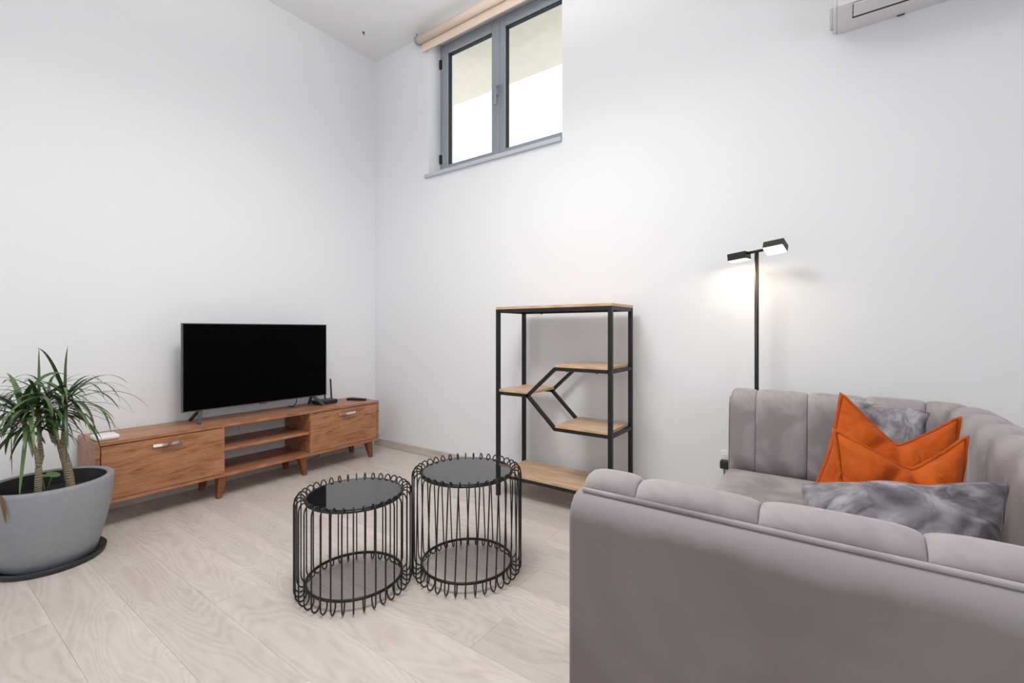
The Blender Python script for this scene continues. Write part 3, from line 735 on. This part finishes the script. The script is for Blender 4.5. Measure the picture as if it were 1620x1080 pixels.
# ================================================================ SHELF UNIT
PX0, PX1, PYf, PYb = -1.767, -0.982, 2.305, 2.622
sh = thing('shelf_unit', ((PX0+PX1)/2, (PYf+PYb)/2, 0), 'open black metal shelf unit with staggered light oak boards', 'shelf')
pt = 0.023; HT = 1.182
for xa in (PX0, PX1-pt):
    for ya in (PYf, PYb-pt): obj('post', box(xa, xa+pt, ya, ya+pt, 0, HT, 0.001, 1), 'black_metal', sh)
def rail(p, q, wd=0.020, nm='rail'):
    p = Vector(p); q = Vector(q); ax = (q-p).normalized(); ay = Vector((0, 1, 0))
    if abs(ax.dot(ay)) > 0.9: ay = Vector((1, 0, 0))
    ay = (ay - ax*ay.dot(ax)).normalized(); az = ax.cross(ay)
    return obj(nm, obox((p+q)/2, ax, ay, az, (q-p).length/2, wd/2, wd/2, 0.001, 1), 'black_metal', sh)
xa, xb = PX0+pt, PX1-pt; yf, yb = PYf+pt/2, PYb-pt/2
XM, XU = -1.530, -1.339
zm, zu, zl, zb = 0.652, 0.824, 0.472, 0.132
for yy in (yf, yb):
    rail((xa, yy, HT-0.0105), (xb, yy, HT-0.0105)); rail((xa, yy, zb), (xb, yy, zb))
    rail((xa, yy, zm), (XM, yy, zm)); rail((XU, yy, zu), (xb, yy, zu)); rail((XU, yy, zl), (xb, yy, zl))
    rail((XM-0.004, yy, zm-0.003), (XU+0.004, yy, zu+0.003), nm='brace'); rail((XM-0.004, yy, zm+0.003), (XU+0.004, yy, zl-0.003), nm='brace')
for xx, zz in ((PX0+pt/2, HT-0.0105), (PX1-pt/2, HT-0.0105), (PX0+pt/2, zb), (PX1-pt/2, zb), (PX0+pt/2, zm), (PX1-pt/2, zu), (PX1-pt/2, zl)):
    rail((xx, PYf+pt, zz), (xx, PYb-pt, zz))
def board(x0, x1, z, y0=PYf+0.002, y1=PYb-0.002, notch=0.0):
    obj('board', box(x0, x1, y0, y1, z, z+0.016, 0.0012, 1), 'oak', sh)
board(PX0, PX1, HT, PYf, PYb)
board(xa+0.001, XM+0.02, zm+0.010); board(XU+0.005, xb-0.001, zu+0.010); board(XU+0.005, xb-0.001, zl+0.010); board(xa+0.001, xb-0.001, zb+0.010)
for xx in (-1.60, -1.10):
    for yy in (yf+0.02, yb-0.02): obj('screw', tube([(xx, yy, HT-0.026), (xx, yy, HT)], 0.005, 8), 'black_metal', sh)
for xx, zz in ((-1.27, zu), (-1.08, zu), (-1.27, zl), (-1.08, zl)):
    obj('screw', tube([(xx, yf+0.016, zz-0.016), (xx, yf+0.016, zz+0.010)], 0.005, 8), 'black_metal', sh)

# ================================================================ FLOOR LAMP
LY = 2.545
lp = at_y(1197, 398, LY); LXp, LZ = lp.x, lp.z
lm = thing('floor_lamp', (LXp, LY, 0), 'slim black floor lamp with two lit box heads behind the sofa', 'lamp')
obj('base', lathe([(0.0001, 0), (0.115, 0), (0.115, 0.012), (0.110, 0.016), (0.0001, 0.016)], (LXp, LY, 0), 40, False), 'black_metal', lm)
obj('pole', tube([(LXp, LY, 0.016), (LXp, LY, LZ)], 0.0098, 16), 'black_metal', lm, True)
aa = math.radians(15); inc = 0.075
A = Vector((math.cos(aa), -math.sin(aa), inc)).normalized()           # towards the right head
B0 = Vector((math.sin(aa), math.cos(aa), 0))
obj('arm', tube([Vector((LXp, LY, LZ+0.002)) - A*0.05, Vector((LXp, LY, LZ+0.002)) + A*0.05], 0.007, 12), 'black_metal', lm, True)
def head(sgn, tilt, dz, name='lamp_head'):
    up0 = B0.cross(A)
    if up0.z < 0: up0 = -up0
    up0.normalize()
    Bt = B0*math.cos(tilt) - up0*math.sin(tilt); Ut = up0*math.cos(tilt) + B0*math.sin(tilt)
    c = Vector((LXp, LY, LZ+dz)) + A*sgn*0.086
    hx, hy, hz_ = 0.046, 0.031, 0.0185
    hd = obj('lamp_head', obox(c, A, Bt, Ut, hx, hy, hz_, 0.0025, 2), 'black_metal', lm)
    obj('diffuser', obox(c - Ut*(hz_+0.0012), A, Bt, Ut, hx-0.003, hy-0.003, 0.0012), 'diffuser', hd)
    l = bpy.data.lights.new('lamp_light', 'AREA'); l.shape = 'RECTANGLE'; l.size = 0.08; l.size_y = 0.05; l.energy = 0.42; l.color = (1.0, 0.82, 0.58)
    lo = bpy.data.objects.new('lamp_light', l); COL.objects.link(lo); lo.parent = lm
    rot = Matrix((A, Bt, Ut)).transposed()
    if rot.determinant() < 0: rot = Matrix((-A, Bt, Ut)).transposed()
    lo.matrix_local = Matrix.Translation(c - Ut*(hz_+0.004) - Vector((LXp, LY, 0))) @ rot.to_4x4()
head(-1, 0.0, -0.008); head(1, math.radians(30), 0.006)

# socket with a black plug beside the sofa
sk = thing('wall_socket', (-0.468, Y0, 0.31), 'white wall socket plate on the back wall beside the sofa arm', 'socket')
obj('plate', box(-0.511, -0.431, Y0-0.010, Y0, 0.315, 0.395, 0.003, 2), 'white_plastic', sk)
obj('insert', box(-0.498, -0.444, Y0-0.013, Y0-0.009, 0.328, 0.382, 0.002, 1), 'white_plastic', sk)
pl = thing('power_plug', (-0.49, Y0-0.03, 0.29), 'black power plug in the wall socket beside the sofa arm', 'plug')
obj('plug_body', box(-0.508, -0.465, Y0-0.055, Y0-0.0135, 0.308, 0.352, 0.006, 2), 'black_plastic', pl)
obj('cord', tube([(-0.487, Y0-0.045, 0.312), (-0.486, Y0-0.047, 0.25), (-0.47, Y0-0.05, 0.10), (-0.43, Y0-0.07, 0.006), (LXp-0.116, LY+0.02, 0.006)], 0.0032, 6), 'black_plastic', pl, True)

# ================================================================ AIR CONDITIONER (seen from below: its underside with the air flap)
AX0, AX1, AZ0 = 0.006, 0.83, 2.470
ac = thing('air_conditioner', ((AX0+AX1)/2, Y0-0.11, AZ0), 'light grey wall mounted air conditioner in the upper right corner', 'air conditioner')
def yz_extrude(poly, x0, x1, bev=0.0):
    bm = bmesh.new(); a = [bm.verts.new((x0, y_, z_)) for y_, z_ in poly]; c_ = [bm.verts.new((x1, y_, z_)) for y_, z_ in poly]
    n_ = len(poly); bm.faces.new(a[::-1]); bm.faces.new(c_)
    for i in range(n_): bm.faces.new((a[i], a[(i+1) % n_], c_[(i+1) % n_], c_[i]))
    if bev: bmesh.ops.bevel(bm, geom=bm.edges[:], offset=bev, segments=3, profile=0.5, affect='EDGES')
    return bm
acp = [(Y0, AZ0), (2.50, AZ0), (2.478, AZ0+0.012), (2.470, AZ0+0.05), (2.468, AZ0+0.25), (2.485, AZ0+0.285), (Y0, AZ0+0.29)]
obj('body', yz_extrude(acp, AX0, AX1), 'ac_plastic', ac)
inn = [(Y0-0.001, AZ0+0.006), (2.51, AZ0+0.006), (2.490, AZ0+0.02), (2.482, AZ0+0.06), (2.482, AZ0+0.24), (2.50, AZ0+0.275), (Y0-0.001, AZ0+0.28)]
inn2 = [(Y0-0.001, AZ0+0.03), (2.56, AZ0+0.03), (2.53, AZ0+0.045), (2.52, AZ0+0.08), (2.52, AZ0+0.22), (2.54, AZ0+0.255), (Y0-0.001, AZ0+0.26)]
for xa, xb in ((AX0, AX0-0.030), (AX1, AX1+0.030)):
    obj('side_cover', yz_extrude(inn, xa, xa+(xb-xa)*0.55, 0.004), 'ac_side', ac, True)
    obj('side_cap', yz_extrude(inn2, xa+(xb-xa)*0.55, xb, 0.004), 'ac_side', ac, True)
obj('air_slot', box(AX0+0.055, AX1-0.055, 2.478, 2.586, AZ0-0.0012, AZ0-0.0002), 'dark_gap', ac)
obj('flap', box(AX0+0.058, AX1-0.058, 2.470, 2.566, AZ0-0.006, AZ0-0.0012, 0.0015, 1), 'ac_plastic', ac)
obj('drain_notch', box(0.225, 0.252, Y0-0.012, Y0-0.0005, AZ0-0.003, AZ0-0.0002, 0.001, 1), 'dark_button', ac)

# ================================================================ PLANT POT
PC = Vector((-2.93, 0.472, 0))
sa = obj('pot_saucer', lathe([(0.0001, 0), (0.178, 0), (0.190, 0.006), (0.195, 0.026), (0.190, 0.028), (0.183, 0.012), (0.170, 0.008), (0.0001, 0.008)], PC, 72, False), 'saucer', None, True)
tag(sa, 'round black plastic saucer under the grey plant pot', 'saucer')
pot = thing('plant_pot', PC + Vector((0, 0, 0.008)), 'big round grey concrete pot standing left of the console', 'pot')
ZR = 0.367
outer = [(0.0001, 0.009), (0.145, 0.009), (0.158, 0.016), (0.176, 0.075), (0.195, 0.15), (0.209, 0.22), (0.218, 0.29), (0.222, ZR-0.014), (0.221, ZR-0.004), (0.215, ZR), (0.199, ZR), (0.194, ZR-0.005)]
obj('bowl', lathe(outer, PC, 96, False), 'concrete', pot, True)
obj('liner', lathe([(0.1939, ZR-0.006), (0.192, 0.28), (0.190, 0.255)], PC, 72, False), 'pot_inside', pot, True)
b = lathe([(0.0001, 0.312), (0.08, 0.309), (0.15, 0.302), (0.192, 0.296)], PC, 72, False)
for v in b.verts:
    if (v.co-PC).xy.length < 0.185: v.co.z += 0.006*noise.noise(v.co*40)
so_ = obj('soil', b, 'soil', pot, True); so_['kind'] = 'stuff'

# ---------------------------------------------------------------- dracaenas
random.seed(11)
PWD = 2.085                                            # depth of the pot centre along the view axis
def leaf(parent, p0, direc, length, width, droop, mat='leaf', curl=0.0, segs=11):
    bm = bmesh.new(); p = Vector(p0); d = Vector(direc).normalized(); step = length/segs; rows = []
    side0 = d.cross(Uv)
    if side0.length < 0.35: side0 = Rv.copy()
    side0.normalize()
    for i in range(segs+1):
        q = i/segs
        wd = width*(0.55+0.45*min(1, q*4))*max(0.0, 1-q**2.6)**0.8 if q < 0.999 else 0.0004
        side = (side0 - d*side0.dot(d)).normalized(); nn = d.cross(side)
        if nn.z < 0: nn = -nn
        rows.append([bm.verts.new(p - side*wd/2 + nn*wd*0.10), bm.verts.new(p), bm.verts.new(p + side*wd/2 + nn*wd*0.10)])
        d = (d + Vector((0, 0, -droop*step*(0.4+2.2*q))) + side*curl*step).normalized(); p = p + d*step
    for i in range(segs):
        for j in range(2): bm.faces.new((rows[i][j], rows[i][j+1], rows[i+1][j+1], rows[i+1][j]))
    o = obj('leaf', bm, mat, parent, True)
    return o
def crown(parent, c, axis, n, lmin, lmax, width=0.013, dr=(2.0, 9.0)):
    axis = Vector(axis).normalized(); e1 = axis.orthogonal().normalized(); e2 = axis.cross(e1)
    for i in range(n):
        q = (i+0.5)/n; az = i*2.39996 + random.uniform(-0.3, 0.3)
        el = math.radians(64 - 78*q**0.95 + random.uniform(-10, 10))         # young leaves upright, old ones hang
        d = axis*math.sin(el) + (e1*math.cos(az)+e2*math.sin(az))*math.cos(el)
        p = c + axis*(0.035 - 0.085*q)
        leaf(parent, p, d, random.uniform(lmin, lmax)*(0.75+0.4*math.sin(PI*min(1, q+0.15))), width*random.uniform(0.75, 1.2), random.uniform(*dr), curl=random.uniform(-1, 1))
def stem(parent, pts, rads, name='stem'):
    out = []; rr = []
    for i in range(len(pts)-1):
        for k in range(5):
            q = k/5; out.append(pts[i].lerp(pts[i+1], q)); rr.append((rads[i]*(1-q)+rads[i+1]*q)*(1+0.06*((i*5+k) % 2)))
    out.append(pts[-1]); rr.append(rads[-1])
    return obj(name, tube(out, rr, 10), 'trunk', parent, True)
# left one: short base stem that forks into two slim stems
P = lambda x, y, w=PWD: at_w(x, y, w)
wa = 1.985
b0 = P(60, 782, wa); b0.z = 0.292
dA = thing('dracaena_plant', b0, 'dracaena with two slim stems forking low, nearest the pot rim', 'plant', 'dracaenas in the grey pot')
f0 = P(61, 740, wa)
stem(dA, [b0, f0], [0.0125, 0.0115], 'trunk')
cA1, cA2 = P(36, 662, wa+0.0), P(61, 652, wa+0.05)
stem(dA, [f0, P(58, 717, wa), P(50, 700, wa), cA1], [0.0085, 0.008, 0.0075, 0.008])
stem(dA, [f0, P(66, 722, wa+0.02), P(63, 700, wa+0.03), cA2], [0.0085, 0.008, 0.0075, 0.008])
crown(dA, cA1, (-0.1, -0.1, 1), 54, 0.19, 0.31, 0.019)
crown(dA, cA2, (0.05, 0.1, 1), 38, 0.18, 0.27, 0.016)
# leaves that stand out: the upright one, the one hanging in front of the pot, dry ones
leaf(dA, cA2 + Vector((0, 0, 0.03)), (0.02, 0.0, 1), 0.26, 0.016, 0.0)
leaf(dA, P(43, 680, wa-0.04), ray(52, 760) * 1 - ray(46, 690) * 1 + Fv*-0.02, 0.285, 0.020, 0.6)
leaf(dA, P(18, 690, wa), (0.1, 0, -1), 0.17, 0.006, 0.5, 'leaf_dry')
leaf(dA, P(2, 783, 1.86), ray(10, 830) - ray(2, 783), 0.12, 0.016, 0.3, 'leaf_dry')
# right one: thick ringed trunk that forks higher
wb_ = 2.08
b1 = P(115, 768, wb_); b1.z = 0.292
dB = thing('dracaena_plant', b1, 'dracaena with thick ringed trunk leaning away, nearest the console', 'plant', 'dracaenas in the grey pot')
f1 = P(96, 702, wb_)
stem(dB, [b1, P(106, 736, wb_), f1], [0.0165, 0.0155, 0.014], 'trunk')
cB1, cB2 = P(74, 640, wb_+0.03), P(103, 638, wb_)
stem(dB, [f1, P(86, 697, wb_), P(78, 675, wb_+0.02), cB1], [0.011, 0.010, 0.009, 0.009])
stem(dB, [f1, P(101, 694, wb_), P(102, 675, wb_), cB2], [0.011, 0.010, 0.009, 0.009])
crown(dB, cB1, (-0.05, 0.1, 1), 42, 0.18, 0.28, 0.015)
crown(dB, cB2, (0.1, 0.05, 1), 56, 0.21, 0.36, 0.015)
# small round-leaved seedling at the soil
b2 = P(72, 770, 2.06); b2.z = 0.296
sd = thing('seedling', b2, 'small seedling with round pale green leaves between the dracaena trunks', 'plant')
def round_leaf(c, d, r):
    bm = bmesh.new(); d = Vector(d).normalized(); s = d.cross(Uv).normalized(); u = s.cross(d); n = 14
    ce = bm.verts.new(c - u*r*0.10); ring = [bm.verts.new(c + d*r*1.15*math.cos(2*PI*k/n) + s*r*0.85*math.sin(2*PI*k/n)) for k in range(n)]
    for k in range(n): bm.faces.new((ce, ring[k], ring[(k+1) % n]))
    obj('round_leaf', bm, 'leaf_round', sd, True)
t1 = P(84, 750, 2.05); t2 = P(66, 752, 2.07)
obj('stalk', tube([b2, (b2+t1)/2+Vector((0, 0, 0.01)), t1], 0.003, 6), 'leaf_round', sd, True)
obj('stalk', tube([b2, (b2+t2)/2+Vector((0, 0, 0.01)), t2], 0.003, 6), 'leaf_round', sd, True)
round_leaf(t1, (0.8, 0.3, -0.25), 0.026); round_leaf(t2, (-0.5, -0.6, 0.2), 0.020)
